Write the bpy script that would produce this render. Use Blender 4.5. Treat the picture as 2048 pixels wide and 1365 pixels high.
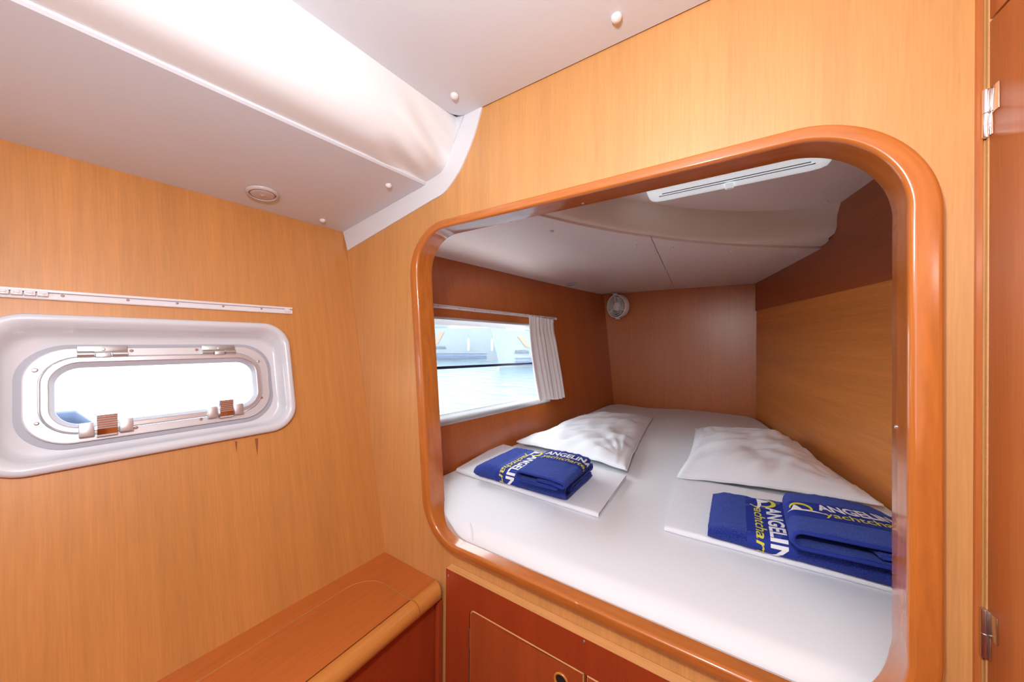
import bpy, bmesh, math, random
from mathutils import Vector, Matrix, noise
random.seed(4)
for o in list(bpy.data.objects): bpy.data.objects.remove(o, do_unlink=True)
sc = bpy.context.scene
COL = sc.collection
Z0 = 1.30                       # eye height above the cabin sole

# ------------------------------------------------------------------ camera, sky, lamps, exposure
yaw, pitch, roll = [math.radians(a) for a in (33.33, .12, .38)]
FPX = 683.0
fw = Vector((-math.sin(yaw)*math.cos(pitch), math.cos(yaw)*math.cos(pitch), math.sin(pitch)))
r0 = Vector((math.cos(yaw), math.sin(yaw), 0)); u0 = r0.cross(fw)
rt = r0*math.cos(roll) + u0*math.sin(roll); up = rt.cross(fw)
CAM = Vector((0, -.6, Z0))
cd = bpy.data.cameras.new('camera'); cam = bpy.data.objects.new('camera', cd); COL.objects.link(cam)
cd.sensor_width = 36; cd.lens = FPX/2048*36; cd.clip_start = .01; cd.clip_end = 500
m = Matrix((rt, up, -fw)).transposed().to_4x4(); m.translation = CAM
cam.matrix_world = m
sc.camera = cam

w = bpy.data.worlds.new('world'); sc.world = w; w.use_nodes = True
nt = w.node_tree; bg = nt.nodes['Background']
bg.inputs[0].default_value = (.90, .95, 1.0, 1); bg.inputs[1].default_value = 4.6

def lamp(name, kind, loc, power, color, **kw):
    l = bpy.data.lights.new(name, kind); l.energy = power; l.color = color
    for k, v in kw.items():
        if k != 'target': setattr(l, k, v)
    o = bpy.data.objects.new(name, l); COL.objects.link(o); o.location = loc
    if 'target' in kw:
        o.rotation_euler = (Vector(kw['target'])-Vector(loc)).to_track_quat('-Z', 'Y').to_euler()
    return o
# photographer's strobe held above the camera, and two unseen soft fills added further aft
lamp('strobe', 'POINT', (-.08, -.66, Z0+.262), 10.5, (.95, .98, 1), shadow_soft_size=.04)
lamp('fill_aft', 'AREA', (.25, -1.85, Z0+.05), 3, (.93, .97, 1), shape='RECTANGLE', size=.7, size_y=1.0, target=(-.2, 1.0, Z0+.08))  # added fill from behind the camera, brightens bulkhead and berth
lamp('fill_overhead', 'AREA', (-.1, -1.35, Z0+.50), 1.5, (.96, .98, 1), shape='RECTANGLE', size=.5, size_y=.5, target=(-.1, -1.2, 0))  # added overhead fill for the main cabin, out of view
sun = lamp('sun', 'SUN', (-6, -3, 8), 1.0, (1, .97, .9), angle=.01, target=(-9, 4, 0))

sc.view_settings.view_transform = 'Standard'; sc.view_settings.look = 'None'
sc.view_settings.gamma = 1; sc.view_settings.use_curve_mapping = False
sc.view_settings.exposure = 0.85

# ------------------------------------------------------------------ sight lines onto real surfaces
def ray(x, y): return rt*((x-1024)/FPX) - up*((y-682.5)/FPX) + fw
def on(x, y, p0, n):
    r = ray(x, y); p0 = Vector(p0); n = Vector(n)
    return CAM + r*((p0-CAM).dot(n)/r.dot(n))
def pY(x, y, Y): return on(x, y, (0, Y, 0), (0, 1, 0))
def pZ(x, y, z): return on(x, y, (0, 0, z), (0, 0, 1))
def xw(Y, z):                                   # the hull side (leans out, tapers forward)
    z = z-Z0
    f = -1.024+(.338-z)*.2308
    if Y < 0: return f+.032*Y
    r = -.863+(.368-z)*.103
    return f+(r-f)*Y/2.0
def onhull(x, y, off=0):
    r = ray(x, y); lo, hi = .05, 6.
    for _ in range(50):
        t = (lo+hi)/2; p = CAM+r*t
        if p.x-(xw(p.y, p.z)-off) > 0: lo = t
        else: hi = t
    return CAM+r*lo

# ------------------------------------------------------------------ materials
def mat(name, col, rough=.5, metal=0, spec=.5, coat=0, coat_r=.1, trans=0, **k):
    M = bpy.data.materials.new(name); M.use_nodes = True
    b = M.node_tree.nodes['Principled BSDF']
    b.inputs['Base Color'].default_value = (*col, 1); b.inputs['Roughness'].default_value = rough
    b.inputs['Metallic'].default_value = metal; b.inputs['Specular IOR Level'].default_value = spec
    b.inputs['Coat Weight'].default_value = coat; b.inputs['Coat Roughness'].default_value = coat_r
    b.inputs['Transmission Weight'].default_value = trans
    return M
def nd(M, t, **k):
    n = M.node_tree.nodes.new(t)
    for a, v in k.items(): setattr(n, a, v)
    return n
def bump(M, scale, strength, dist=.001, sc3=(1, 1, 1), detail=4):
    L = M.node_tree.links; b = M.node_tree.nodes['Principled BSDF']
    tc = nd(M, 'ShaderNodeTexCoord'); mp = nd(M, 'ShaderNodeMapping'); mp.inputs['Scale'].default_value = sc3
    n = nd(M, 'ShaderNodeTexNoise'); n.inputs['Scale'].default_value = scale; n.inputs['Detail'].default_value = detail
    bp = nd(M, 'ShaderNodeBump'); bp.inputs['Strength'].default_value = strength; bp.inputs['Distance'].default_value = dist
    L.new(tc.outputs['Object'], mp.inputs[0]); L.new(mp.outputs[0], n.inputs[0]); L.new(n.outputs[0], bp.inputs['Height'])
    L.new(bp.outputs[0], b.inputs['Normal'])
    return n
def wood(name, col, axis=2, rough=.38, coat=.35, coat_r=.22, vary=.06, fine=.07, flat=None, uv=False):
    M = mat(name, col, rough, coat=coat, coat_r=coat_r, spec=.4)
    L = M.node_tree.links; b = M.node_tree.nodes['Principled BSDF']
    tc = nd(M, 'ShaderNodeTexCoord')
    def noi(s_across, s_along, det, dist=0):
        mp = nd(M, 'ShaderNodeMapping'); s = [s_across]*3; s[axis] = s_along
        if flat is not None: s[flat] = s_along*.5
        mp.inputs['Scale'].default_value = s
        n = nd(M, 'ShaderNodeTexNoise'); n.inputs['Scale'].default_value = 1; n.inputs['Detail'].default_value = det
        n.inputs['Distortion'].default_value = dist
        L.new(tc.outputs['UV' if uv else 'Object'], mp.inputs[0]); L.new(mp.outputs[0], n.inputs[0]); return n
    def ramp(n, a, c):
        r = nd(M, 'ShaderNodeMapRange'); r.inputs[1].default_value = .3; r.inputs[2].default_value = .7
        r.inputs[3].default_value = a; r.inputs[4].default_value = c; L.new(n.outputs[0], r.inputs[0]); return r
    a = ramp(noi(14, .9, 4, .4), 1-vary, 1+vary); c = ramp(noi(420, 16, 3), 1-fine, 1+fine)
    e = ramp(noi(90, 2.2, 4), 1-fine*.8, 1+fine*.8)
    m1 = nd(M, 'ShaderNodeMath', operation='MULTIPLY'); m2 = nd(M, 'ShaderNodeMath', operation='MULTIPLY')
    L.new(a.outputs[0], m1.inputs[0]); L.new(c.outputs[0], m1.inputs[1]); L.new(m1.outputs[0], m2.inputs[0]); L.new(e.outputs[0], m2.inputs[1])
    vm = nd(M, 'ShaderNodeVectorMath', operation='SCALE'); vm.inputs[0].default_value = col
    L.new(m2.outputs[0], vm.inputs['Scale']); L.new(vm.outputs[0], b.inputs['Base Color'])
    bp = nd(M, 'ShaderNodeBump'); bp.inputs['Strength'].default_value = .12; bp.inputs['Distance'].default_value = .0004
    L.new(c.outputs[0], bp.inputs['Height']); L.new(bp.outputs[0], b.inputs['Normal'])
    return M
VEN = (.58, .24, .058)
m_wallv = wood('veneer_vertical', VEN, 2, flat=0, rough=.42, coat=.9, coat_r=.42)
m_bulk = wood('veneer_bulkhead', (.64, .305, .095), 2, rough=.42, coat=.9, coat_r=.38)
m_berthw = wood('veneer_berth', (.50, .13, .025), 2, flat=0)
m_rearw = wood('veneer_rear', (.54, .155, .034), 2, coat=.9, coat_r=.31)
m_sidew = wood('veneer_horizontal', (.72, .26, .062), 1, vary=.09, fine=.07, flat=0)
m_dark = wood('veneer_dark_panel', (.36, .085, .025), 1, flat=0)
m_mould = wood('solid_moulding', (.52, .155, .028), 0, rough=.25, coat=.8, coat_r=.08, vary=.08, fine=.12, uv=True)
m_shelf = wood('shelf_wood', (.50, .13, .024), 1, coat=.3, coat_r=.3)
m_nose = wood('nosing_wood', (.60, .22, .045), 1, rough=.28, coat=.7, coat_r=.1)
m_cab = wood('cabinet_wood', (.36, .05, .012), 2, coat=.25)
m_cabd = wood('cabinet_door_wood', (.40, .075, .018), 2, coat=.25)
m_edge = wood('pale_edge', (.72, .36, .13), 0, coat=.3)
m_door = wood('door_wood', (.50, .145, .033), 2, coat=.4, coat_r=.2)
m_vinyl = mat('white_vinyl', (.70, .73, .79), .42, spec=.35); bump(m_vinyl, 900, .25, .0004)
m_bvin = mat('berth_vinyl_pink_bounce', (.90, .80, .76), .42, spec=.35); bump(m_bvin, 900, .25, .0004)  # vinyl copy with the wood's pink bounce light put into its colour
m_soft = mat('cream_vinyl', (.82, .83, .84), .38, spec=.4); bump(m_soft, 1100, .2, .0003)
m_cream = mat('berth_lining', (.88, .84, .75), .42, spec=.35); bump(m_cream, 1100, .2, .0003)
m_cap = mat('white_plastic', (.86, .84, .83), .3)
m_trimw = mat('trim_vinyl', (.76, .78, .82), .4)
m_gel = mat('white_gelcoat', (.68, .69, .73), .16, coat=.6, coat_r=.05)
m_alu = mat('brushed_aluminium', (.66, .65, .67), .34, metal=.75); bump(m_alu, 500, .1, .0002, (1, .1, 1))
m_aluf = mat('aluminium_flange', (.68, .66, .67), .42, metal=.35); bump(m_aluf, 700, .12, .0002)
m_chrome = mat('chrome', (.85, .80, .77), .07, metal=1)
m_steel = mat('steel', (.62, .58, .55), .3, metal=1)
m_rust = mat('tarnished_steel', (.45, .27, .2), .5, metal=.6)
m_gask = mat('grey_gasket', (.42, .42, .47), .5)
m_black = mat('black_plastic', (.015, .015, .02), .4)
m_navy = mat('navy_bar', (.012, .016, .07), .4)
m_frame2 = mat('white_window_liner', (.48, .47, .48), .35)
m_sheet = mat('fitted_sheet', (.85, .86, .89), .85, spec=.15); bump(m_sheet, 2200, .12, .0003)
m_cotton = mat('white_cotton', (.88, .90, .95), .8, spec=.15); bump(m_cotton, 1500, .15, .0003)
m_curt = mat('curtain_cloth', (.84, .79, .78), .8, spec=.1); m_curt.node_tree.nodes['Principled BSDF'].inputs['Transmission Weight'].default_value = 0
m_terry = mat('blue_terry', (.016, .035, .26), .95, spec=.1)
n = bump(m_terry, 620, 1.0, .0035, detail=6)
m_terry.node_tree.nodes['Principled BSDF'].inputs['Sheen Weight'].default_value = .55
m_terry.node_tree.nodes['Principled BSDF'].inputs['Sheen Tint'].default_value = (.25, .35, .9, 1)
L = m_terry.node_tree.links; cr = nd(m_terry, 'ShaderNodeMix', data_type='RGBA'); cr.inputs[6].default_value = (.006, .014, .13, 1); cr.inputs[7].default_value = (.035, .07, .46, 1)
mr = nd(m_terry, 'ShaderNodeMapRange'); mr.inputs[1].default_value = .36; mr.inputs[2].default_value = .66
L.new(n.outputs[0], mr.inputs[0]); L.new(mr.outputs[0], cr.inputs[0]); L.new(cr.outputs[2], m_terry.node_tree.nodes['Principled BSDF'].inputs['Base Color'])
m_band = mat('blue_band', (.020, .040, .30), .7, spec=.2); bump(m_band, 1500, .3, .0005)
m_white = mat('white_print', (.88, .88, .9), .7)
m_yel = mat('yellow_print', (.72, .66, .05), .7)
m_lens = mat('lamp_lens', (.60, .53, .52), .25)
m_diff = mat('lamp_diffuser', (.92, .95, .97), .3, coat=.6, coat_r=.3)
for a_, b_ in (('Emission Color', (.85, .95, 1, 1)), ('Emission Strength', .28)): m_diff.node_tree.nodes['Principled BSDF'].inputs[a_].default_value = b_   # faint glow added so the strip lamp body reads bright
m_rail = mat('rail_plastic', (.78, .74, .76), .3)
m_hinge = mat('hinge_grey', (.50, .49, .48), .38, metal=.8)
m_glide = mat('glider_plastic', (.80, .76, .77), .2, coat=.5)
m_hullw = mat('boat_white', (.17, .195, .215), .5, spec=.1)
m_boatb = mat('boat_stripe', (.03, .06, .14), .5)
m_ora = mat('boat_orange', (.24, .14, .08), .5)
m_letter = mat('boat_letter', (.01, .025, .06), .6)
m_fend = mat('fender_white', (.35, .36, .37), .4)
m_blue = mat('dinghy_blue', (.008, .03, .09), .6)
m_glass = bpy.data.materials.new('window_glass'); m_glass.use_nodes = True
g = m_glass.node_tree; g.nodes.clear()
go = g.nodes.new('ShaderNodeOutputMaterial'); gm = g.nodes.new('ShaderNodeMixShader'); gt = g.nodes.new('ShaderNodeBsdfTransparent'); gg = g.nodes.new('ShaderNodeBsdfGlossy')
gt.inputs[0].default_value = (.93, .97, .98, 1); gg.inputs['Roughness'].default_value = .02; gm.inputs[0].default_value = .05
g.links.new(gt.outputs[0], gm.inputs[1]); g.links.new(gg.outputs[0], gm.inputs[2]); g.links.new(gm.outputs[0], go.inputs[0])
m_mesh = bpy.data.materials.new('insect_mesh'); m_mesh.use_nodes = True
g = m_mesh.node_tree; g.nodes.clear()
go = g.nodes.new('ShaderNodeOutputMaterial'); gm = g.nodes.new('ShaderNodeMixShader'); gt = g.nodes.new('ShaderNodeBsdfTransparent'); gg = g.nodes.new('ShaderNodeBsdfTranslucent')
gg.inputs[0].default_value = (.5, .53, .57, 1)
tc = g.nodes.new('ShaderNodeTexCoord'); ck = g.nodes.new('ShaderNodeTexChecker'); ck.inputs['Scale'].default_value = 330
ck.inputs[1].default_value = (.14,)*3+(1,); ck.inputs[2].default_value = (.06,)*3+(1,)
mp = g.nodes.new('ShaderNodeMapping'); mp.inputs['Scale'].default_value = (.0, 1, 1); mp.inputs['Location'].default_value = (.0013, 0, 0)
g.links.new(tc.outputs['Object'], mp.inputs[0]); g.links.new(mp.outputs[0], ck.inputs[0]); g.links.new(ck.outputs[0], gm.inputs[0])
g.links.new(gt.outputs[0], gm.inputs[1]); g.links.new(gg.outputs[0], gm.inputs[2]); g.links.new(gm.outputs[0], go.inputs[0])
m_water = mat('sea_water', (.060, .095, .115), .22, spec=.10)
n = bump(m_water, 1.0, .9, .12, (1.6, 3.2, 1), detail=6)

# ------------------------------------------------------------------ helpers
def origin(o):
    v = Vector((0, 0, 0))
    while o: v += o.location; o = o.parent
    return v
def link(name, me, parent=None, kind=None, label=None):
    o = bpy.data.objects.new(name, me); COL.objects.link(o)
    if parent: o.parent = parent
    if kind: o['kind'] = kind
    if label: o['label'] = label
    return o
def mk(name, verts, faces, M, parent=None, smooth=False, kind=None, label=None, tri=False, fix=True):
    me = bpy.data.meshes.new(name); off = origin(parent)
    me.from_pydata([Vector(v)-off for v in verts], [], faces); me.materials.append(M)
    bm = bmesh.new(); bm.from_mesh(me)
    if fix: bmesh.ops.recalc_face_normals(bm, faces=bm.faces)
    if tri: bmesh.ops.triangulate(bm, faces=[f for f in bm.faces if len(f.verts) > 4])
    for f in bm.faces: f.smooth = bool(smooth)
    if smooth and smooth is not True:
        for e in bm.edges:
            if len(e.link_faces) == 2 and e.calc_face_angle(0) > smooth: e.smooth = False
    bm.to_mesh(me); bm.free()
    return link(name, me, parent, kind, label)
def frombm(name, bm, M, parent=None, smooth=False, **k):
    vs = [v.co.copy() for v in bm.verts]; bm.verts.index_update()
    fs = [[v.index for v in f.verts] for f in bm.faces]; bm.free()
    return mk(name, vs, fs, M, parent, smooth, **k)
def boxv(c, s, ax=None, bev=0, seg=2):
    """bevelled box bmesh; c centre, s size, ax 3 axes"""
    bm = bmesh.new(); bmesh.ops.create_cube(bm, size=1)
    for v in bm.verts: v.co = Vector((v.co.x*s[0], v.co.y*s[1], v.co.z*s[2]))
    if bev: bmesh.ops.bevel(bm, geom=bm.edges[:], offset=bev, segments=seg, affect='EDGES', profile=.5)
    if ax:
        for v in bm.verts: v.co = ax[0]*v.co.x + ax[1]*v.co.y + ax[2]*v.co.z
    for v in bm.verts: v.co += Vector(c)
    return bm
def box(name, c, s, M, parent=None, ax=None, bev=0, **k):
    return frombm(name, boxv(c, s, ax, bev), M, parent, smooth=.4 if bev else False, **k)
def loft(rings, caps=(False, False), closed=True):
    n = len(rings[0]); vs = [p for r in rings for p in r]; fs = []
    for i in range(len(rings)-1):
        for j in range(n if closed else n-1):
            a = i*n+j; b = i*n+(j+1) % n
            fs.append([a, b, b+n, a+n])
    if caps[0]: fs.append(list(range(n))[::-1])
    if caps[1]: fs.append([(len(rings)-1)*n+j for j in range(n)])
    return vs, fs
def tube(path, r, n=8):
    path = [Vector(p) for p in path]; rings = []
    for i, p in enumerate(path):
        d = (path[min(i+1, len(path)-1)]-path[max(i-1, 0)]).normalized()
        a = d.orthogonal().normalized() if i == 0 else (pa - d*pa.dot(d)).normalized()
        pa = a; b = d.cross(a)
        rr = r[i] if isinstance(r, (list, tuple)) else r
        rings.append([p+a*rr*math.cos(2*math.pi*k/n)+b*rr*math.sin(2*math.pi*k/n) for k in range(n)])
    return loft(rings, (True, True))
def lathe(prof, c, axis, n=24):
    """prof [(r,h)] around axis through c"""
    axis = Vector(axis).normalized(); a = axis.orthogonal().normalized(); b = axis.cross(a); c = Vector(c)
    rings = [[c+axis*h+(a*math.cos(2*math.pi*k/n)+b*math.sin(2*math.pi*k/n))*max(r, 1e-5) for k in range(n)] for r, h in prof]
    return loft(rings, (prof[0][0] > 1e-4, prof[-1][0] > 1e-4))
def thing(name, label, cat, loc, group=None):
    o = bpy.data.objects.new(name, None); COL.objects.link(o); o.location = loc; o.empty_display_size = .05
    o['label'] = label; o['category'] = cat
    if group: o['group'] = group
    return o
def tag(o, label, cat, group=None):
    o['label'] = label; o['category'] = cat
    if group: o['group'] = group
    return o
def setting(name, loc=(0, 0, 0)):
    o = bpy.data.objects.new(name, None); COL.objects.link(o); o.location = loc; o['kind'] = 'structure'; o.empty_display_size = .05
    return o
def basis(n, hint=(0, 0, 1)):
    n = Vector(n).normalized(); h = Vector(hint); x = h.cross(n)
    if x.length < 1e-3: x = Vector((1, 0, 0)).cross(n)
    x.normalize(); return x, n.cross(x), n
MESHES = {}
def shared(key, vs_fs, M, smooth=True):
    if key not in MESHES:
        o = mk('tmp', vs_fs[0], vs_fs[1], M, None, smooth); MESHES[key] = o.data; o.data.name = key
        bpy.data.objects.remove(o)
    return MESHES[key]
def place(name, me, c, nrm, parent, spin=0, label=None, scale=1):
    o = link(name, me, parent, label=label); x, y, n = basis(nrm)
    Mx = Matrix((x, y, n)).transposed().to_4x4() @ Matrix.Rotation(spin, 4, 'Z')
    o.rotation_euler = Mx.to_euler(); o.location = Vector(c)-origin(parent) if parent else Vector(c); o.scale = (scale,)*3
    return o
def screw_mesh(key, M, r=.0028):
    v, f = lathe([(r, 0), (r, .0006), (r*.8, .0011), (r*.45, .0012), (r*.42, .0004), (0, .0003)], (0, 0, 0), (0, 0, 1), 14)
    return shared(key, (v, f), M, .7)
s_steel = screw_mesh('screw_steel', m_steel); s_rust = screw_mesh('screw_rust', m_rust); s_white = screw_mesh('screw_white', m_alu, .0038)
v, f = lathe([(.0075, 0), (.0078, .0015), (.0068, .0045), (.004, .0068), (0, .0076)], (0, 0, 0), (0, 0, 1), 18)
cap_me = shared('screw_cap', (v, f), m_cap)
def roundpoly(cs, rs, n=10):
    """closed rounded polygon -> [(point2d, inward normal)] ; cs counter-clockwise"""
    out = []; N = len(cs)
    for i in range(N):
        p = Vector(cs[i]); a = (Vector(cs[i-1])-p).normalized(); b = (Vector(cs[(i+1) % N])-p).normalized()
        ang = a.angle(b); r = rs[i] if isinstance(rs, (list, tuple)) else rs
        c = p+(a+b).normalized()*(r/math.sin(ang/2))
        s = p+a*(r/math.tan(ang/2)); e = p+b*(r/math.tan(ang/2))
        a0 = math.atan2((s-c).y, (s-c).x); a1 = math.atan2((e-c).y, (e-c).x)
        while a1 < a0: a1 += 2*math.pi
        if a1-a0 > math.pi: a1 -= 2*math.pi
        for k in range(n+1):
            t = a0+(a1-a0)*k/n; d = Vector((math.cos(t), math.sin(t)))
            out.append((c+d*r, -d))
    return out
def inset(rp, u): return [p+nn*u for p, nn in rp]
def fillholes(outer, holes):
    """triangulated planar 2d region; returns (pts, tris)"""
    bm = bmesh.new()
    for L in [outer]+holes:
        vs = [bm.verts.new((p[0], p[1], 0)) for p in L]
        for i in range(len(vs)): bm.edges.new((vs[i], vs[(i+1) % len(vs)]))
    bmesh.ops.triangle_fill(bm, edges=bm.edges[:], use_beauty=True)
    bm.verts.index_update()
    r = [v.co.copy() for v in bm.verts], [[v.index for v in f.verts] for f in bm.faces]
    bm.free(); return r

# ================================================================== THE SETTING
# ---- bulkhead with its opening
OC = [(-.705, Z0+.287), (-.634, Z0-.487), (.195, Z0-.487), (.193, Z0+.284)]
frame_c = roundpoly(OC, [.115, .115, .13, .135], 26)
hole = inset(frame_c, .012)
zt = Z0+.527
outer = [(xw(0, Z0+.338)+.001, Z0+.338), (-1.03, Z0+.65), (.9, Z0+.65), (.9, 0), (xw(0, 0), 0), (xw(0, Z0-.585), Z0-.585)]
p2, t2 = fillholes(outer, [hole])
nv = len(p2)
vs = [(p.x, 0, p.y) for p in p2]+[(p.x, .018, p.y) for p in p2]
fs = [list(t) for t in t2]+[[i+nv for i in t][::-1] for t in t2]
mk('wall_front', vs, fs, m_bulk, kind='structure', fix=False)
# ---- moulding round the opening
prof = [(0, .0), (0, -.0155), (.0003, -.0172), (.0012, -.0188), (.0028, -.0200), (.0045, -.0206), (.0055, -.0208), (.0222, -.0218), (.0234, -.0217), (.0252, -.0211), (.0269, -.0198), (.0280, -.0180), (.0285, -.0160), (.0285, -.0148), (.0285, .008), (.0285, .0285), (.0283, .0295), (.0275, .0300), (.012, .030), (.006, .018)]
rings = []
for u, y in prof:
    r = []
    for p, nn in frame_c:
        q = p+nn*u*(1-.30*abs(nn.y)); yy = y
        if y > .009 and nn.y > .3 and u > .02: yy = y+(.008+(y-.0285)*.5-y)*min(1, (nn.y-.3)/.5)
        r.append((q.x, yy, q.y))
    rings.append(r)
v, f = loft(rings)
fr = mk('trim_1', v, f, m_mould, smooth=True, kind='structure')
uvl = fr.data.uv_layers.new(name='UVMap'); nfr = len(frame_c); cumf = [0]
for a, b in zip(frame_c, frame_c[1:]+frame_c[:1]): cumf.append(cumf[-1]+(b[0]-a[0]).length)
for pl in fr.data.polygons:
    js = [vi % nfr for vi in pl.vertices]; ks = [vi//nfr for vi in pl.vertices]
    for li, vi in zip(pl.loop_indices, pl.vertices):
        j, k = vi % nfr, vi//nfr
        uu = cumf[nfr] if (j == 0 and nfr-1 in js) else cumf[j]
        if k == 0 and len(prof)-1 in ks: k = len(prof)
        uvl.data[li].uv = (uu, k*.0045)
for q, Yv, n in (((853, 764), .008, (1, 0, 0)), ((1802, 854), .016, (-1, 0, 0)), ((1166, 407), .012, (0, 0, -1))):
    if n[0] > 0: p = on(*q, (-.6565, 0, 0), (1, 0, 0)); p = Vector((-.659, Yv, p.z))
    elif n[0] < 0: p = Vector((.1655, Yv, pY(*q, .02).z))
    else: p = pZ(*q, Z0+.2655)
    place('screw', s_steel, p, n, fr)
place('dowel', shared('dowel', lathe([(.004, 0), (.004, .0004), (0, .0005)], (0, 0, 0), (0, 0, 1), 12), m_edge), pY(1153, 1209, -.0205)+Vector((0, -.0006, 0)), (0, -1, .1), fr)

# ---- hull side, main cabin part (portlight cut-out) and berth part (window cut-out)
pt = lambda Y, z: (xw(Y, z), Y, z)
PORT = [(-.622, Z0-.214), (-.187, Z0-.214), (-.187, Z0+.040), (-.622, Z0+.040)]
port_c = roundpoly(PORT, .055, 8)
outer = [(-2.0, 0), (0, 0), (0, Z0+.345), (-2.0, Z0+.345)]
p2, t2 = fillholes(outer, [inset(port_c, .008)])
mk('wall_left', [pt(p.x, p.y) for p in p2], t2, m_wallv, kind='structure')
W2 = dict(y0=.10, y1=1.03, z0=Z0-.292, z1=Z0+.091)
ys = [0, .05, W2['y0']+.004, .3, .5, .7, .9, W2['y1']-.004, 1.2, 1.4, 1.6, 1.8, 2.0]; zs = [.6, .8, W2['z0']+.004, 1.1, 1.25, W2['z1']-.004, 1.5, 1.68]
vs = [pt(a, b-(.022*(a-W2['y0'])/.93 if j == 2 and .09 < a < 1.04 else 0)) for a in ys for j, b in enumerate(zs)]; fs = []
for i in range(len(ys)-1):
    for j in range(len(zs)-1):
        if 2 <= i < 7 and 2 <= j < 5: continue
        a = i*len(zs)+j; fs.append([a, a+1, a+1+len(zs), a+len(zs)])
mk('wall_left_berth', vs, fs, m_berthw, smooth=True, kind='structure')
# dark drip marks below the portlight
m_stain = mat('varnish_stain', (.30, .085, .02), .5)
wl = bpy.data.objects['wall_left']
for px, L_, W_ in ((472, 26, 2.5), (513, 34, 3.5)):
    a, b, c = [onhull(x, y, -.0006) for x, y in ((px-W_, 878 if px > 500 else 884), (px+W_, 877 if px > 500 else 883), (px+W_*.6, 880+L_))]
    mk('stain', [a, b, c], [[0, 1, 2]], m_stain, wl)
# ---- far end and inboard side of the berth
mk('wall_back_berth', [(-.95, 2, .6), (.12, 2, .6), (.12, 2, Z0+.65), (-.95, 2, Z0+.65)], [[0, 1, 2, 3]], m_rearw, kind='structure')
rx = lambda Y: .102+(2-Y)*.213
wr = setting('wall_right_berth')
a, b = 2.0, .018
z1a, z1b = Z0+.202, Z0+.178
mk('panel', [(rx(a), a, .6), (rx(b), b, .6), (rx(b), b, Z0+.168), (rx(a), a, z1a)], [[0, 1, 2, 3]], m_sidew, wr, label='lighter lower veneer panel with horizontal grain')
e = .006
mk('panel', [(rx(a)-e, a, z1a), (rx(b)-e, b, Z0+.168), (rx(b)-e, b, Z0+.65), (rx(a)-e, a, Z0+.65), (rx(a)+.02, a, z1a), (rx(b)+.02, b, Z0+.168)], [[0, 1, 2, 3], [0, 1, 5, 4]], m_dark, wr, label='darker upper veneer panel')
# ---- trim: white vinyl band scribed to the ceiling
inn = [(690, 464), (854.5, 368), (869.5, 354.5), (883, 337), (897, 305), (908, 272), (922, 236), (926, 222)]
outp = [(695, 501), (864.5, 399.5), (885.6, 387), (904, 364.5), (922, 334.5), (939, 295), (952, 257), (964, 212)]
def smoothpath(P, n=6):
    out = []
    for i in range(len(P)-1):
        p0, p1, p2_, p3 = P[max(i-1, 0)], P[i], P[i+1], P[min(i+2, len(P)-1)]
        for k in range(n):
            t = k/n
            out.append(.5*((2*p1)+(p2_-p0)*t+(2*p0-5*p1+4*p2_-p3)*t*t+(3*p1-p0-3*p2_+p3)*t**3))
    out.append(P[-1]); return out
I3 = [pY(*q, -.0035) for q in inn]; O3 = [pY(*q, -.0035) for q in outp]
I3 = [I3[0]]+smoothpath(I3[1:], 5); O3 = [O3[0]]+smoothpath(O3[1:], 5)
I3[0].x = xw(0, I3[0].z)
n = len(I3)
X3 = [a+(a-b).normalized()*.022 for a, b in zip(I3, O3)]
rings = [[(p.x, .001, p.z) for p in X3], [(p.x, -.0035, p.z) for p in X3], [(p.x, -.0035, p.z) for p in O3], [(p.x, .001, p.z) for p in O3]]
v, f = loft(rings, closed=False); f = [q for q in f]
tr2 = mk('trim_2', v, f, m_trimw, kind='structure')
vs = []; fs = []                                   # stitched seam
for i in range(14, n-1):
    for k in range(5):
        t = k/5; p = I3[i].lerp(I3[i+1], t); q = O3[i].lerp(O3[i+1], t); c = p.lerp(q, .12); d = (I3[i+1]-I3[i]).normalized()*.0009
        s = Vector((d.z, 0, -d.x))*.35; bi = len(vs)
        vs += [c-d-s+Vector((0, -.0006, 0)), c+d-s+Vector((0, -.0006, 0)), c+d+s+Vector((0, -.0006, 0)), c-d+s+Vector((0, -.0006, 0))]; fs.append([bi, bi+1, bi+2, bi+3])
mk('stitching', vs, fs, m_gask, tr2)['kind'] = 'stuff'

# ---- main ceiling: lower side panel, quilted riser, upper panel
ceil = setting('ceiling')
def panel(name, top, th, M, parent, **k):
    """top: list of rings (rows) of points on the visible underside; thickness upward"""
    n = len(top[0]); rows = len(top)
    vs = [p for r in top for p in r]; N = len(vs)
    vs = vs+[Vector(p)+Vector((0, 0, th)) for p in vs]; fs = []
    for i in range(rows-1):
        for j in range(n-1):
            a = i*n+j; fs.append([a, a+1, a+n+1, a+n]); fs.append([a+N, a+n+N, a+n+1+N, a+1+N])
    for i in range(rows-1):
        for j in (0, n-1):
            a = i*n+j; fs.append([a, a+n, a+n+N, a+N])
    for i in (0, rows-1):
        for j in range(n-1):
            a = i*n+j; fs.append([a, a+1, a+1+N, a+N])
    return mk(name, vs, fs, M, parent, smooth=.5, **k)
lipx = lambda Y: -.653-.085*(-Y)
# visible underside from the hull to the lip
rows = [[Vector((xw(Y, Z0+.338), Y, Z0+.338)), Vector((lipx(Y)-.004, Y, Z0+.3935)), Vector((lipx(Y), Y, Z0+.397))] for Y in (-2.0, -1.4, -.9, -.5, -.2, -.004)]
low = panel('lower_panel', rows, .009, m_vinyl, ceil)
pn = Vector((-.055, 0, .37)).normalized()*-1
for q in ((777, 370), (645, 440)):
    p = on(*q, (-1.024, 0, Z0+.338), (Vector((.364, 0, .055)).cross(Vector((.032, 1, 0)))))
    place('screw_cap', cap_me, p, (.15, 0, -1), low)
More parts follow.
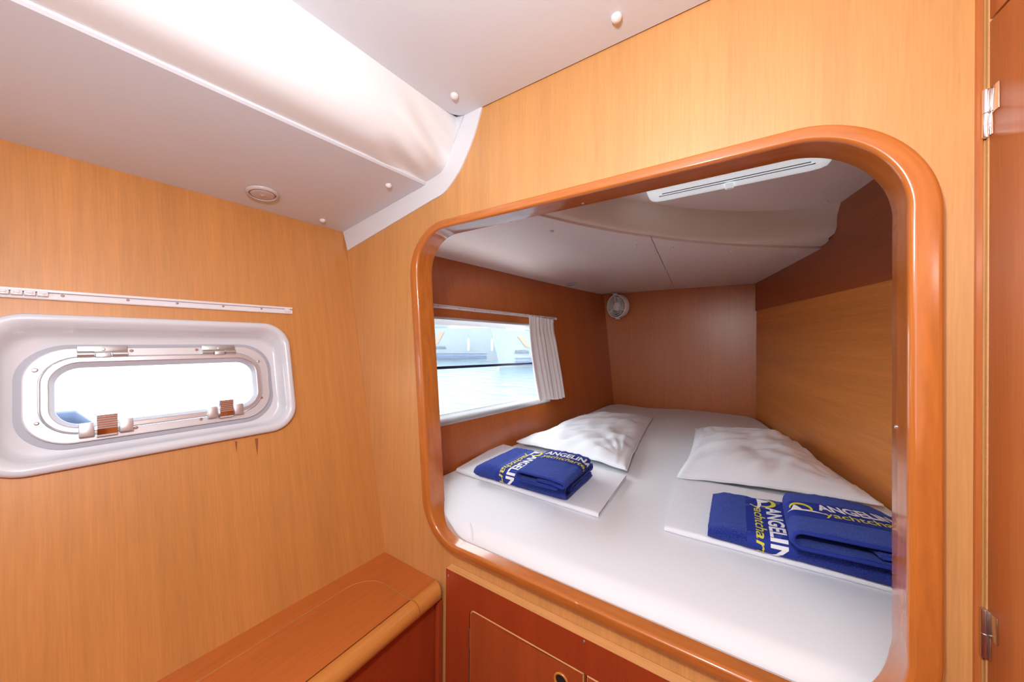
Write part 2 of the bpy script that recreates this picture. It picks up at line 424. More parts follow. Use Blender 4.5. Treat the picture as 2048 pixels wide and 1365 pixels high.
# riser: swept soft lining; puckers near the bulkhead
P = [(-.012, .0), (.012, .004), (.045, .012), (.068, .030), (.083, .055), (.093, .085), (.098, .125), (.100, .150)]
PP = smoothpath([Vector((a, b)) for a, b in P], 4)
rows = []
Ys = [-2.0, -1.7, -1.4, -1.1, -.9, -.7, -.55]+[-.45+.0125*i for i in range(36)]+[-.006, -.0015, .003]
for Y in Ys:
    r = []
    for i, q in enumerate(PP):
        t = i/(len(PP)-1)
        k = math.sin(math.pi*min(1, max(0, (-Y-.001)/.16)**.75))
        d = .010*k*math.sin(t*11+Y*28-1.2)*math.sin(math.pi*t)+.006*k*math.sin(t*23+Y*60)*math.sin(math.pi*t)
        widen = (1+.25*(-Y)) 
        r.append(Vector((lipx(Y)+q.x*widen+d*.6, Y-.001, Z0+.399+q.y*.86-d*.8)))
    rows.append(r)
v, f = loft(rows, closed=False)
mk('soft_lining', v, f, m_soft, ceil, smooth=True)
# upper panel with a rounded corner, its edge standing a little proud
ed = lambda Y: -.548+.135*Y
up2 = roundpoly([(ed(-2.0), -2.0), (.9, -2.0), (.9, -.003), (ed(0)-.001, -.003)], [.002, .002, .002, .035], 8)
bot = [(p.x, p.y, Z0+.5235) for p, nn in up2]; rim = [(p.x-nn.x*.0015, p.y-nn.y*.0015, Z0+.5255) for p, nn in up2]; top = [(p.x, p.y, Z0+.535) for p, nn in up2]
v, f = loft([bot, rim, top], (True, True)); upm = mk('upper_panel', v, f, m_vinyl, ceil, smooth=.4, tri=True)
for q in ((909, 190), (1233, 33)): place('screw_cap', cap_me, pZ(*q, Z0+.5235), (0, 0, -1), upm, scale=1.15)

# ---- berth ceiling
bc = setting('ceiling_berth')
F = [(-.655, .02), (-.60, .13), (-.514, .32), (-.39, .54), (-.262, .71), (-.12, .865), (.02, .99), (.16, 1.09), (.278, 1.173)]
zF = [.397, .394, .390, .385, .380, .377, .374, .371, .370]
FP = smoothpath([Vector((a[0], a[1], Z0+z)) for a, z in zip(F, zF)], 4)      # 33 pts
jf = 16
hz = lambda Y: Z0+.330+.012*min(1, Y/.75)+(.027*max(0, (Y-.75)/1.25)**1.5)
J2 = Vector((-.362, 2.0, Z0+.374)); JR = Vector((.103, 2, Z0+.371))
back = []
for i in range(jf+1):
    t = i/jf
    if t < .7:
        Y = .02+1.98*t/.7; z = hz(Y); back.append(Vector((xw(Y, z), Y, z)))
    else:
        k = (t-.7)/.3; back.append(Vector((-.863, 2, Z0+.369)).lerp(J2, k))
def corner_fix(b): return b
ra = []
for k in range(7): ra.append([FP[i].lerp(back[i], k/6) for i in range(jf+1)])
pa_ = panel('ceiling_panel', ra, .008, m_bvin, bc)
gap = Vector((.003, 0, 0))
rb = []
for k in range(7): rb.append([(FP[i]+gap*(1 if i == jf else 0)).lerp(J2.lerp(JR, (i-jf)/(len(FP)-1-jf))+gap*(1 if i == jf else 0), k/6) for i in range(jf, len(FP))])
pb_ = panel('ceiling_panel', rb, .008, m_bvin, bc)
U = [(-.545, .02), (-.47, .28), (-.40, .47), (-.335, .575), (-.258, .675), (-.115, .84), (.04, .955), (.17, 1.02), (.309, 1.035)]
UP = smoothpath([Vector((a[0], a[1], Z0+.497)) for a in U], 4)
rows = []
hh = [0, .25, .5, .68, .80, .88, .94, .98, 1.0]; ww = [.02, .04, .11, .22, .36, .52, .68, .84, 1.0]
for i, (a, b) in enumerate(zip(FP, UP)):
    k = max(0, (i-26)/6)
    rows.append([Vector((a.x+(b.x-a.x)*h+.012*k*math.sin(9*h), a.y+(b.y-a.y)*h-.012*k*math.sin(7*w_), a.z+.006+(b.z-a.z-.006)*w_)) for h, w_ in zip(hh, ww)])
# tuck in the start
v, f = loft(rows, closed=False); mk('soft_lining', v, f, m_cream, bc, smooth=True)
vs = [p.copy() for p in UP]+[Vector((rx(.02), .02, Z0+.497))]
n = len(vs); lo = [v_-Vector((0, 0, .002)) for v_ in vs]
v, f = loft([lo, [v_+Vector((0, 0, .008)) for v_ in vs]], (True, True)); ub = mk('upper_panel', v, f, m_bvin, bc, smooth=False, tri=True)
def cap_on(px, panel_o, verts, scale=1):
    """drop a cap on the lower berth panels (planar estimate by bisection on height)"""
    z = Z0+.37
    for _ in range(8):
        p = pZ(*px, z)
        best = min(verts, key=lambda q: (q.x-p.x)**2+(q.y-p.y)**2); z = best.z
    place('screw_cap', cap_me, pZ(*px, z), (0, 0, -1), panel_o, scale=scale)
def fine(r):                                   # denser sampling of the panel surface
    return [r[i][j].lerp(r[i+1][j], t) for i in range(len(r)-1) for j in range(len(r[0])) for t in (0, .25, .5, .75)]
for q in ((1104, 462), (1272, 490), (1326, 572), (1080, 562)): cap_on(q, pa_, fine(ra), .9)
for q in ((1344, 495), (1462, 501), (1591, 508), (1370, 568), (1497, 564), (1332, 540)): cap_on(q, pb_, fine(rb), .9)
place('screw_cap', cap_me, pZ(1653, 403, Z0+.495), (0, 0, -1), ub, scale=.9)

# ---- deck, outer skin and berth board close the boat above, outboard and below
mk('ceiling_deck', [(-1.35, -2.05, Z0+.64), (.95, -2.05, Z0+.64), (.95, 2.05, Z0+.64), (-1.35, 2.05, Z0+.64)], [[0, 1, 2, 3]], m_vinyl, kind='structure')
mk('wall_left_upper', [pt(-2, Z0+.33), pt(0, Z0+.33), pt(2, Z0+.33), (-.95, 2, Z0+.645), (-1.12, 0, Z0+.645), (-1.2, -2, Z0+.645)], [[0, 1, 4, 5], [1, 2, 3, 4]], m_vinyl, kind='structure')
mk('floor_berth', [(-.9, .02, .68), (.56, .02, .68), (.14, 2, .68), (-.85, 2, .68)], [[0, 1, 2, 3]], m_shelf, kind='structure')
# ---- floor and the unseen aft part of the cabin
mk('floor', [(-1.4, -2, 0), (.9, -2, 0), (.9, 0, 0), (-1.4, 0, 0)], [[0, 1, 2, 3]], m_cab, kind='structure')
mk('wall_aft', [(-1.2, -2, 0), (.9, -2, 0), (.9, -2, Z0+.65), (-1.2, -2, Z0+.65)], [[0, 1, 2, 3]], m_cabd, kind='structure')
mk('wall_right', [(.9, -2, 0), (.9, 0, 0), (.9, 0, Z0+.65), (.9, -2, Z0+.65)], [[0, 1, 2, 3]], m_cabd, kind='structure')

# ---- corner post and door at the right
mk('trim_3', *loft([[(.2205, y, z) for y, z in ((0.0, 0), (0.0, zt-.002))], [(.2208, -.004, 0), (.2208, -.004, zt-.002)], [(.2250, -.004, 0), (.2250, -.004, zt-.002)]], closed=False), m_door, kind='structure')
d1 = setting('door_1', (.228, -.004, Z0-.9))
th = math.radians(5); dx, dy = math.sin(th), -math.cos(th); ax = (Vector((dx, dy, 0)), Vector((-dy, dx, 0)), Vector((0, 0, 1)))
def dbox(name, s0, s1, t0, t1, z0, z1, M, bev, par=d1):
    return box(name, Vector((.2285, -.004, 0))+ax[0]*(s0+s1)/2+ax[1]*(t0+t1)/2+Vector((0, 0, (z0+z1)/2)), (s1-s0, t1-t0, z1-z0), M, par, ax, bev)
dbox('leaf', .001, .42, .0, .018, .12, Z0+.352, m_door, .0012)
dbox('edge_strip', -.003, .0012, -.0005, .018, .12, zt-.003, m_edge, .001)
dbox('upper_leaf', .001, .42, .0, .018, Z0+.3545, zt-.003, m_door, .0012)
for zc, M in ((Z0+.252, m_chrome), (Z0-.313, m_steel)):
    p = Vector((.2262, -.0065, zc))
    v, f = lathe([(.0028, -.026), (.0031, -.0245), (.0031, -.0005), (.0026, 0), (.0031, .0005), (.0031, .0245), (.0028, .026)], p, (0, 0, 1), 14)
    h = mk('hinge', v, f, M, d1, smooth=.6)
    box('hinge_leaf', Vector((.2285, -.004, 0))+ax[0]*.010+ax[1]*-.0006+Vector((0, 0, zc+.012)), (.014, .0012, .028), M, h, ax, .0004)
    box('hinge_leaf', Vector((.2285, -.004, 0))+ax[0]*.0055+ax[1]*-.0006+Vector((0, 0, zc-.013)), (.005, .0012, .024), M, h, ax, .0004)

# ---- window 1: portlight in its moulded surround
wn = Vector((.974, -.031, .225)).normalized()        # into the cabin
w1 = setting('window_1', (-.95, -.4, Z0-.09))
def pring(s0, s1, z0, z1, r, dep, n=10):
    out = []
    for p, nn in roundpoly([(s0, Z0+z0), (s1, Z0+z0), (s1, Z0+z1), (s0, Z0+z1)], r, n):
        out.append(Vector(pt(p.x, p.y))+wn*dep)
    return out
v, f = loft([pring(-.622, -.187, -.214, .040, .055, .0), pring(-.622, -.187, -.214, .040, .055, .006), pring(-.619, -.190, -.211, .037, .053, .0095), pring(-.613, -.196, -.205, .031, .042, .0105),
             pring(-.607, -.201, -.200, .026, .045, .0085), pring(-.600, -.207, -.195, .018, .042, -.004), pring(-.595, -.211, -.191, .010, .04, -.018), pring(-.590, -.216, -.187, .004, .045, -.0215), pring(-.575, -.231, -.175, -.010, .07, -.022)])
mk('surround', v, f, m_gel, w1, smooth=True)
v, f = loft([pring(-.583, -.225, -.182, -.006, .058, -.0225), pring(-.583, -.225, -.182, -.006, .058, -.020), pring(-.575, -.232, -.175, -.012, .054, -.0185), pring(-.574, -.233, -.174, -.013, .053, -.020)])
mk('gasket', v, f, m_gask, w1, smooth=.5)
v, f = loft([pring(-.575, -.233, -.174, -.013, .053, -.0205), pring(-.575, -.233, -.174, -.013, .053, -.0155), pring(-.5735, -.2345, -.1725, -.0145, .052, -.0145), pring(-.560, -.2475, -.1605, -.0275, .046, -.0145), pring(-.559, -.2485, -.1595, -.0285, .045, -.0175)])
fl = mk('frame', v, f, m_aluf, w1, smooth=.5)
v, f = loft([pring(-.5585, -.249, -.159, -.029, .044, -.018), pring(-.5585, -.249, -.159, -.029, .044, -.0115), pring(-.5565, -.251, -.157, -.031, .042, -.0095), pring(-.5500, -.2575, -.151, -.038, .036, -.0095), pring(-.5485, -.2590, -.1495, -.0395, .034, -.0105)])
sash = mk('sash', v, f, m_alu, w1, smooth=.5)
v, f = loft([pring(-.5487, -.2588, -.1497, -.0393, .034, -.0107), pring(-.5430, -.264, -.1435, -.0465, .030, -.0175), pring(-.5425, -.2645, -.1430, -.047, .0295, -.020)])
mk('glazing_seal', v, f, m_gask, sash, smooth=.5)
v, f = loft([pring(-.544, -.263, -.1445, -.0455, .030, -.019)], (True, False)); mk('pane', v, f, m_glass, w1, tri=True)
# own axes on the wall
ws = Vector((.032, 1, 0)).normalized(); wt = wn.cross(ws).normalized()
if wt.z < 0: wt = -wt
def wpt(px, dep): return onhull(px[0], px[1], -dep*1.03)
def wbox(name, px, size, dep, M, par, bev=.0008, dz=0):
    """size (along, up, out) ; dep = depth of the back face"""
    c = wpt(px, dep)+wn*(size[2]/2)+wt*dz
    return box(name, c, size, M, par, (ws, wt, wn), bev)
for (px, wd) in (((206, 704), .060), ((437, 701), .058)):
    c = wpt(px, -.0145)
    h = box('hinge', c+wn*.001+wt*.005, (wd, .012, .004), m_hinge, w1, (ws, wt, wn), .001)
    for s in (-1, 1):
        v, f = tube([c+wn*.0035-wt*.0055+ws*(s*wd*.34-wd*.155), c+wn*.0035-wt*.0055+ws*(s*wd*.34+wd*.155)], .0062, 16)
        mk('knuckle', v, f, m_hinge, h, smooth=.8)
    box('hinge_block', c-wt*.0075+wn*.004, (wd*.30, .0085, .008), m_alu, h, (ws, wt, wn), .001)
    place('screw', s_white, c+wn*.0032+wt*.004, wn, h, scale=.75)
for (px, wd) in (((213, 859), .062), ((450, 825), .060)):
    c = wpt(px, -.0145)
    lt = box('latch', c-wt*.001+wn*.0015, (wd, .010, .003), m_aluf, w1, (ws, wt, wn), .0008)
    for s in (-1, 1):
        box('latch_block', c+ws*s*wd*.37+wn*.006+wt*.003, (wd*.27, .023, .011), m_alu, lt, (ws, wt, wn), .0011)
    # ribbed chrome lever: swept section
    sec = [(-.011, .001), (-.0115, .008), (-.009, .012), (-.003, .0135), (.001, .0145)]
    for k in range(6): sec += [(.003+k*.0039, .0135+k*.0008), (.0051+k*.0039, .0152+k*.0008)]
    sec += [(.0268, .016), (.0245, .012), (.010, .0085), (-.002, .006), (-.006, .001)]
    rings = [[c+ws*(s*wd*.195)+wt*a+wn*b for a, b in sec] for s in (-1, -.96, .96, 1)]
    cen = c+wt*.004+wn*.008
    rings[0] = [cen+(p-cen)*.96+ws*0 for p in rings[0]]; rings[3] = [cen+(p-cen)*.96 for p in rings[3]]
    v, f = loft(rings, (True, True)); mk('lever', v, f, m_chrome, lt, smooth=.35, tri=True, label='ribbed chrome latch lever')
for px, me in (((263, 702), s_rust), ((393, 700), s_rust), ((517, 723), s_steel), ((523, 796), s_rust), ((69, 741), s_white), ((73, 848), s_steel), ((272, 856), s_rust), ((402, 839), s_rust)):
    place('screw', me, wpt(px, -.0145)+wn*.0002, wn, fl, scale=1.0)

# ---- window 2: long fixed window of the berth, bug screen behind a dark bar
w2 = setting('window_2', (-.93, .56, Z0-.1))
def wring(i, dep):
    y0, y1, a, b = W2['y0']+i, W2['y1']-i, W2['z0']+i*.9, W2['z1']-i*.9
    return [Vector(pt(Y, z))-Vector((dep, 0, 0)) for Y, z in ((y0, a), (y1, a-.024), (y1, b), (y0, b))]
v, f = loft([wring(-.002, .001), wring(-.002, -.005), wring(.003, -.007), wring(.008, -.005), wring(.020, .012), wring(.026, .030), wring(.030, .034)])
mk('frame', v, f, m_frame2, w2, smooth=.6)
v, f = loft([wring(.029, .033)], (True, False)); mk('insect_screen', v, f, m_mesh, w2, label='fine insect mesh')
v, f = loft([wring(.028, .038)], (True, False)); mk('pane', v, f, m_glass, w2)
za, zb = onhull(862, 737, .030), onhull(1063, 727, .030)
sl = (zb.z-za.z)/(zb.y-za.y)
pa, pb = [Vector((xw(Y, za.z+(Y-za.y)*sl)-.028, Y, za.z+(Y-za.y)*sl)) for Y in (W2['y0']+.03, W2['y1']-.03)]
d = (pb-pa).normalized(); box('window_bar', (pa+pb)/2, ((pb-pa).length, .005, .011), m_navy, w2, (d, Vector((0, 0, 1)).cross(d), Vector((0, 0, 1))), .001, label='dark horizontal bar across the window')

# ================================================================== THINGS ON THE WALLS
def rail(name, label, A, B, hgt, screws, gl0, gl1, ngl, group):
    """A,B world points of the centre line; flat T track with a lip and slot"""
    A, B = Vector(A), Vector(B); d = (B-A).normalized(); n = (wn-d*wn.dot(d)).normalized(); t = n.cross(d)
    if t.z < 0: t = -t
    t_ = thing(name, label, 'curtain rail', A, group)
    sec = [(-hgt/2, 0), (-hgt/2, .004), (-hgt*.42, .005), (hgt*.08, .005), (hgt*.1, .0018), (hgt*.2, .0018), (hgt*.22, .007), (hgt*.44, .0075), (hgt/2, .006), (hgt/2, 0)]
    v, f = loft([[A+t*a+n*b for a, b in sec], [B+t*a+n*b for a, b in sec]], (True, True)); tr = mk('track', v, f, m_rail, t_, tri=True)
    for s in screws: place('screw', s_rust, A.lerp(B, s)+n*.005-t*hgt*.02, n, tr, scale=.8)
    for k in range(ngl):
        s = gl0+(gl1-gl0)*(k+.5)/ngl; L = (B-A).length*(gl1-gl0)/ngl*.92; c = A.lerp(B, s)
        g_ = box('glider', c+n*.008+t*0, (L, hgt*.55, .006), m_glide, t_, (d, t, n), .0012)
        box('glider_eye', c+n*.0115, (L*.55, hgt*.18, .002), m_gask if ngl > 9 else m_rail, g_, (d, t, n), .0008)
    box('end_stop', B-d*.012+n*.004, (.012, hgt*.55, .006), m_rail, t_, (d, t, n), .001)
    return t_
A = (onhull(0, 576)+onhull(0, 595))/2; B = (onhull(583, 617)+onhull(583, 629))/2; d = B-A; A = A-d*.12
rail('curtain_rail', 'empty white plastic curtain rail above the oval-ended portlight, gliders bunched at its left', A, B, .017, (.235, .395, .54, .70, .855), .02, .205, 7, None)
g_ = None
A = onhull(862, 612); B = onhull(1060, 633); d = B-A; A = A-d*.3; B = B+d*.42
rail('curtain_rail', 'white curtain rail carrying the short white curtain inside the berth', A, B, .014, (.08, .2, .3, .38, .47, .56), .6, .95, 6, None)

# ---- curtain in the berth
cu = thing('curtain', 'short white pleated curtain gathered at the far end of the berth window', 'curtain', onhull(1080, 640, -.03))
T0, T1 = onhull(1057, 632, -.035), onhull(1106, 640, -.035)
B0, B1 = onhull(1077, 803, -.05), onhull(1128, 795, -.05)
B0.z -= .0
cols, rws = 121, 30; vs = []
for j in range(rws):
    v_ = j/(rws-1)
    for i in range(cols):
        u = i/(cols-1)
        p = T0.lerp(T1, u).lerp(B0.lerp(B1, u), v_)
        pin = math.exp(-((v_-.16)/.09)**2)
        env = .35+.65*min(1, v_*1.4)
        ph = u*2*math.pi*6.5+.5*math.sin(u*9)
        pleat = u*2*math.pi*22
        off = .013*env*(math.sin(ph)+.35*math.sin(2.3*ph+1))*(1-.5*pin)+.0028*math.sin(pleat)*max(0, 1-v_/.22)
        side = -.004*math.cos(ph)*env
        bow = .020*math.sin(math.pi*min(1, v_*1.0))*(1-u)*(1 if v_ > .1 else v_/.1)
        q = p+Vector((off, side+bow*-.0, 0))
        q.y += -.012*pin*(u-.5)-.018*(1-u)*math.sin(math.pi*v_)
        q.z += .004*math.sin(u*7)*v_ if v_ > .9 else 0
        vs.append(q)
fs = [[j*cols+i, j*cols+i+1, (j+1)*cols+i+1, (j+1)*cols+i] for j in range(rws-1) for i in range(cols-1)]
o = mk('curtain_cloth', vs, fs, m_curt, cu, smooth=True); sm = o.modifiers.new('thick', 'SOLIDIFY'); sm.thickness = .0012
vs = []
for j, v_ in enumerate((.0, .04)):
    for i in range(cols):
        q = Vector(o.data.vertices[j*cols+i].co)+origin(cu); vs.append(q+Vector((.0022, 0, .0)))
o2 = mk('heading_tape', vs, [[i, i+1, cols+i+1, cols+i] for i in range(cols-1)], m_curt, cu, smooth=True)

# ---- round lights
def round_light(name, label, c, nrm, r, parent=None):
    t_ = thing(name, label, 'ceiling light', c)
    v, f = lathe([(r, 0), (r, .003), (r*.93, .006), (r*.84, .0065), (r*.80, .0045)], c, nrm, 40); mk('bezel', v, f, m_lens, t_, smooth=.8)
    v, f = lathe([(r*.81, .0045), (r*.6, .0062), (r*.3, .007), (r*.12, .0072), (r*.08, .0085), (0, .0088)], c, nrm, 32); mk('lens', v, f, m_lens, t_, smooth=True)
c = on(525, 386, (-1.024, 0, Z0+.338), Vector((.37, 0, .055)).cross(Vector((.032, 1, 0))))
round_light('ceiling_light', 'round flush translucent light in the white side panel above the portlight', c, (.15, 0, -1), .033)
c = pZ(1142, 570, Z0+.352)
t_ = thing('ceiling_light', 'small ring-shaped light in the berth ceiling left of the fan', 'ceiling light', c)
v, f = lathe([(.034, 0), (.034, .003), (.028, .005), (.024, .003), (.024, .0)], c, (.1, 0, -1), 32); mk('bezel', v, f, m_vinyl, t_, smooth=.8)
v, f = lathe([(.0235, .001), (.0, .0015)], c, (.1, 0, -1), 24); mk('lens', v, f, m_lens, t_, smooth=True)

# ---- fluorescent strip lamp
L0, L1, yl, zl = -.245, .205, .592, Z0+.495
t_ = thing('strip_lamp', 'slim white fluorescent strip lamp under the berth ceiling, switch in the middle', 'lamp', ((L0+L1)/2, yl, zl))
xs = [0, .006, .02, .045]; hs = [.55, .8, .95, 1]
rings = []
for x, h in [(L0+a, b) for a, b in zip(xs, hs)]+[(L1-a, b) for a, b in zip(xs[::-1], hs[::-1])]:
    rings.append([(x, yl+a*(.6+.4*h), zl-b*h) for a, b in ((-.045, 0), (-.044, .010), (-.036, .020), (-.012, .026), (.010, .028), (.030, .024), (.042, .014), (.045, 0))])
v, f = loft(rings, (True, True)); b_ = mk('housing', v, f, m_diff, t_, smooth=.9, tri=True)
box('slot', ((L0+L1)/2, yl-.017, zl-.0250), (L1-L0-.07, .0022, .002), m_black, b_)
box('slot', ((L0+L1)/2, yl-.027, zl-.0228), (L1-L0-.09, .0018, .002), m_black, b_)
box('tube', ((L0+L1)/2, yl-.022, zl-.0242), (L1-L0-.08, .005, .003), m_diff, t_, None, .001)
xs_ = pZ(1458, 352, zl-.028).x
sw = box('switch', (xs_, yl-.002, zl-.031), (.022, .040, .005), m_diff, t_, None, .0022)
for k in range(4): box('switch_rib', (xs_, yl+.009+k*.0032, zl-.0338), (.014, .0011, .0012), m_cap, sw)

# ---- fan on the far wall
fc = pY(1232, 613, 1.90); fa = Vector((-.42, -.90, -.05)).normalized()
fan = thing('fan', 'small white round cabin fan mounted at the upper left of the far wall', 'fan', fc)
R_ = .083; fx, fy, _ = basis(fa)
v, f = lathe([(R_, -.045), (R_*1.02, -.02), (R_*1.04, 0), (R_*1.0, .004), (R_*.93, .002), (R_*.93, -.040)], fc, fa, 40); mk('housing', v, f, m_cap, fan, smooth=.9)
for rr in (.78, .63, .49):
    P_ = [fc+fa*.001+(fx*math.cos(k*math.pi/16)+fy*math.sin(k*math.pi/16))*R_*rr for k in range(33)]
    v, f = tube(P_, .0028, 8); mk('grille_ring', v, f, m_cap, fan, smooth=True)
for k in range(3):
    a = math.radians(95+120*k); v, f = tube([fc+fa*.003+(fx*math.cos(a)+fy*math.sin(a))*R_*s for s in (.25, 1.0)], .0038, 8); mk('spoke', v, f, m_cap, fan, smooth=True)
v, f = lathe([(R_*.40, -.02), (R_*.40, .003), (R_*.34, .008), (R_*.15, .010), (0, .0105)], fc, fa, 28); mk('hub', v, f, m_cap, fan, smooth=.9)
v, f = lathe([(R_*.93, -.040), (0, -.042)], fc, fa, 28); mk('rear_shell', v, f, m_lens, fan, smooth=True)
for k in range(5):
    a = 2*math.pi*k/5; vs = []
    for i in range(5):
        rr = R_*(.38+.5*i/4)
        for s in (-1, 1):
            b = a+s*(.25+.12*i/4); vs.append(fc+(fx*math.cos(b)+fy*math.sin(b))*rr+fa*(-.02+s*.006))
    mk('blade', vs, [[2*i, 2*i+1, 2*i+3, 2*i+2] for i in range(4)], m_lens, fan, smooth=True)
for a in (97, 275):
    a = math.radians(a); c = fc+(fx*math.cos(a)+fy*math.sin(a))*R_*1.06-fa*.006
    box('clip', c, (.028, .016, .022), m_cap, fan, (fx, fy, fa), .004)
v, f = tube([fc-fa*.04, fc-fa*.05+Vector((0, .02, 0)), Vector((fc.x+.03, 1.998, fc.z))], .016, 12); mk('bracket', v, f, m_cap, fan, smooth=.9)
P_ = [fc-fa*.018+(fx*math.cos(a)+fy*math.sin(a))*R_*1.04 for a in [math.radians(q) for q in (200, 190, 180, 170, 160)]]

# ================================================================== SHELF / LOCKER AT THE LEFT
zs_ = Z0-.585; YB = -1.6
lk = thing('locker_bench', 'low veneered locker along the hull under the portlight with rounded front rail', 'bench', (-.7, -.8, 0))
xn = -.612                                        # where the flat top meets the nosing
hb = [(-.767, YB+.05), (-.616, YB+.05)]; 
hat = roundpoly([(-.768, YB+.1), (xn-.0005, YB+.1), (xn-.0005, -.079), (-.768, -.079)], [.01, .0005, .0005, .062], 10)
# fixed top: strip with the hatch opening left out
outer = [(xw(YB, zs_), YB), (xn, YB), (xn, YB+.1-.0006)]+[(p.x, p.y) for p in []]
P_h = [p for p, nn in hat]
outer_l = [(xw(YB, zs_), YB), (xn, YB)]
ho = inset(hat, -.0007)
k0 = max(range(len(ho)), key=lambda i: ho[i].x-ho[i].y*.001-(.5 if ho[i].y > -.5 else 0))
# order: hat starts at lower-left corner (ccw)
low_r = [p for p in ho if p.x > xn-.003 and p.y < -1]; up_r = [p for p in ho if p.x > xn-.003 and p.y > -1]
rest = [p for p in ho if p.x <= xn-.003]
ll = [p for p in rest if p.y < -1]; ul = [p for p in rest if p.y > -1]
poly = outer_l+[(xn, YB+.0993)]+[(p.x, p.y) for p in ll[::-1]]+[(p.x, p.y) for p in ul[::-1]]+[(xn, -.0783), (xn, -.001), (xw(0, zs_), -.001)]
p2, t2 = fillholes(poly, [])
v = [(p.x, p.y, zs_) for p in p2]; N = len(v); bd = poly
mk('fixed_top', v, t2, m_shelf, lk)
# little walls down into the joint
vs = [(p[0], p[1], zs_) for p in poly]+[(p[0], p[1], zs_-.012) for p in poly]; n = len(poly)
mk('top_edge', vs, [[i, (i+1) % n, n+(i+1) % n, n+i] for i in range(n)], m_edge, lk)
rings = [[(p.x, p.y, zs_-.012) for p in inset(hat, .0006)], [(p.x, p.y, zs_-.0008) for p in inset(hat, .0006)], [(p.x, p.y, zs_-.0001) for p in inset(hat, .0016)]]
v, f = loft(rings, (True, True)); mk('hatch_lid', v, f, m_shelf, lk, smooth=False, tri=True, label='lift-out lid with a rounded corner')
def nosing(y0, y1, par, bevel_end=False):
    sec = [(0, 0), (.006, .0030), (.014, .0035), (.022, .001), (.029, -.006), (.032, -.015), (.030, -.025), (.024, -.031), (.012, -.034), (0, -.034)]
    rings = [[(xn+a*s, y, zs_+b) for a, b in sec] for y, s in ((y0, 1), (y1, 1))]
    if bevel_end: rings = [[(xn+a, y0, zs_+b) for a, b in sec], [(xn+a, y1-.012*a/.032, zs_+b) for a, b in sec]]
    v, f = loft(rings, (True, True)); return mk('front_rail', v, f, m_nose, par, smooth=.9, tri=True)
nosing(YB, -.0800, lk); nosing(-.0785, -.002, lk, True)
mk('front_panel', [(xn+.012, YB, .02), (xn+.012, -.002, .02), (xn+.012, -.002, zs_-.030), (xn+.012, YB, zs_-.030)], [[0, 1, 2, 3]], m_cab, lk)
box('corner_strip', (xn+.020, -.010, (zs_-.03)/2), (.014, .014, zs_-.04), m_cab, lk, None, .003)

# ---- cabinet under the berth
cb = thing('berth_cabinet', 'red-brown cabinet front below the berth opening with a flush door and drawer', 'cabinet', (-.15, -.02, .0))
X0, X1, zc = -.560, .2185, Z0-.526
ti, yf = .0, -.020
dl = roundpoly([(-.488, Z0-1.0), (-.2235, Z0-1.0), (-.2235, Z0-.589), (-.488, Z0-.589)], [.005, .004, .001, .013], 8)
dr = roundpoly([(-.2195, Z0-.75), (.10, Z0-.75), (.10, Z0-.589), (-.2195, Z0-.589)], [.002, .002, .003, .001], 5)
dlo, dro = inset(dl, -.0008), inset(dr, -.0008)
p2, t2 = fillholes([(X0, .02), (X1, .02), (X1, zc), (X0, zc)], [dlo, dro])
N = len(p2)
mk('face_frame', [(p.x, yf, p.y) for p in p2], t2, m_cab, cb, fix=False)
for L_, nm in ((dlo, 'a'), (dro, 'b')):
    v, f = loft([[(p.x, yf, p.y) for p in L_], [(p.x, yf+.01, p.y) for p in L_]]); mk('joint', v, f, m_black, cb)
box('top_edge', ((X0+X1)/2, yf+.0097, zc-.0005), (X1-X0, .0188, .0015), m_edge, cb, None, 0, label='pale lipping along the top edge')
mk('side_edge', [(X0, yf, .02), (X0, -.001, .02), (X0, -.001, zc), (X0, yf, zc)], [[0, 1, 2, 3]], m_cab, cb)
def leaf(name, rp):
    v, f = loft([[(p.x, yf+.012, p.y) for p in inset(rp, .0004)], [(p.x, yf+.0012, p.y) for p in inset(rp, .0004)], [(p.x, yf-.0001, p.y) for p in inset(rp, .0022)]], (True, True))
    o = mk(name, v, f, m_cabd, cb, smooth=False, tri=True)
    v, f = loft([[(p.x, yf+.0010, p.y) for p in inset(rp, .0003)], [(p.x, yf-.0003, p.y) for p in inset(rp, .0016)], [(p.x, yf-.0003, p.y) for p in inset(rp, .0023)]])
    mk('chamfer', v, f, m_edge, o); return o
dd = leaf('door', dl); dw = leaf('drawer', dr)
c = pY(1123, 1362, yf); 
v, f = lathe([(.0150, .0), (.0155, .0025), (.0140, .0040), (.0120, .0035), (.0112, .0005)], c, (0, -1, 0), 28); lt = mk('latch_ring', v, f, m_nose, dd, smooth=True)
v, f = lathe([(.0112, .0006), (.0, .0007)], c, (0, -1, 0), 20); mk('latch_hole', v, f, m_black, lt)
box('hinge', (-.4885, yf-.0008, Z0-.655), (.0022, .0022, .045), m_steel, dd, None, .0006)
for q in ((897, 1152), (1168, 1284)): place('screw', s_steel, pY(*q, yf), (0, -1, 0), cb, scale=.9)

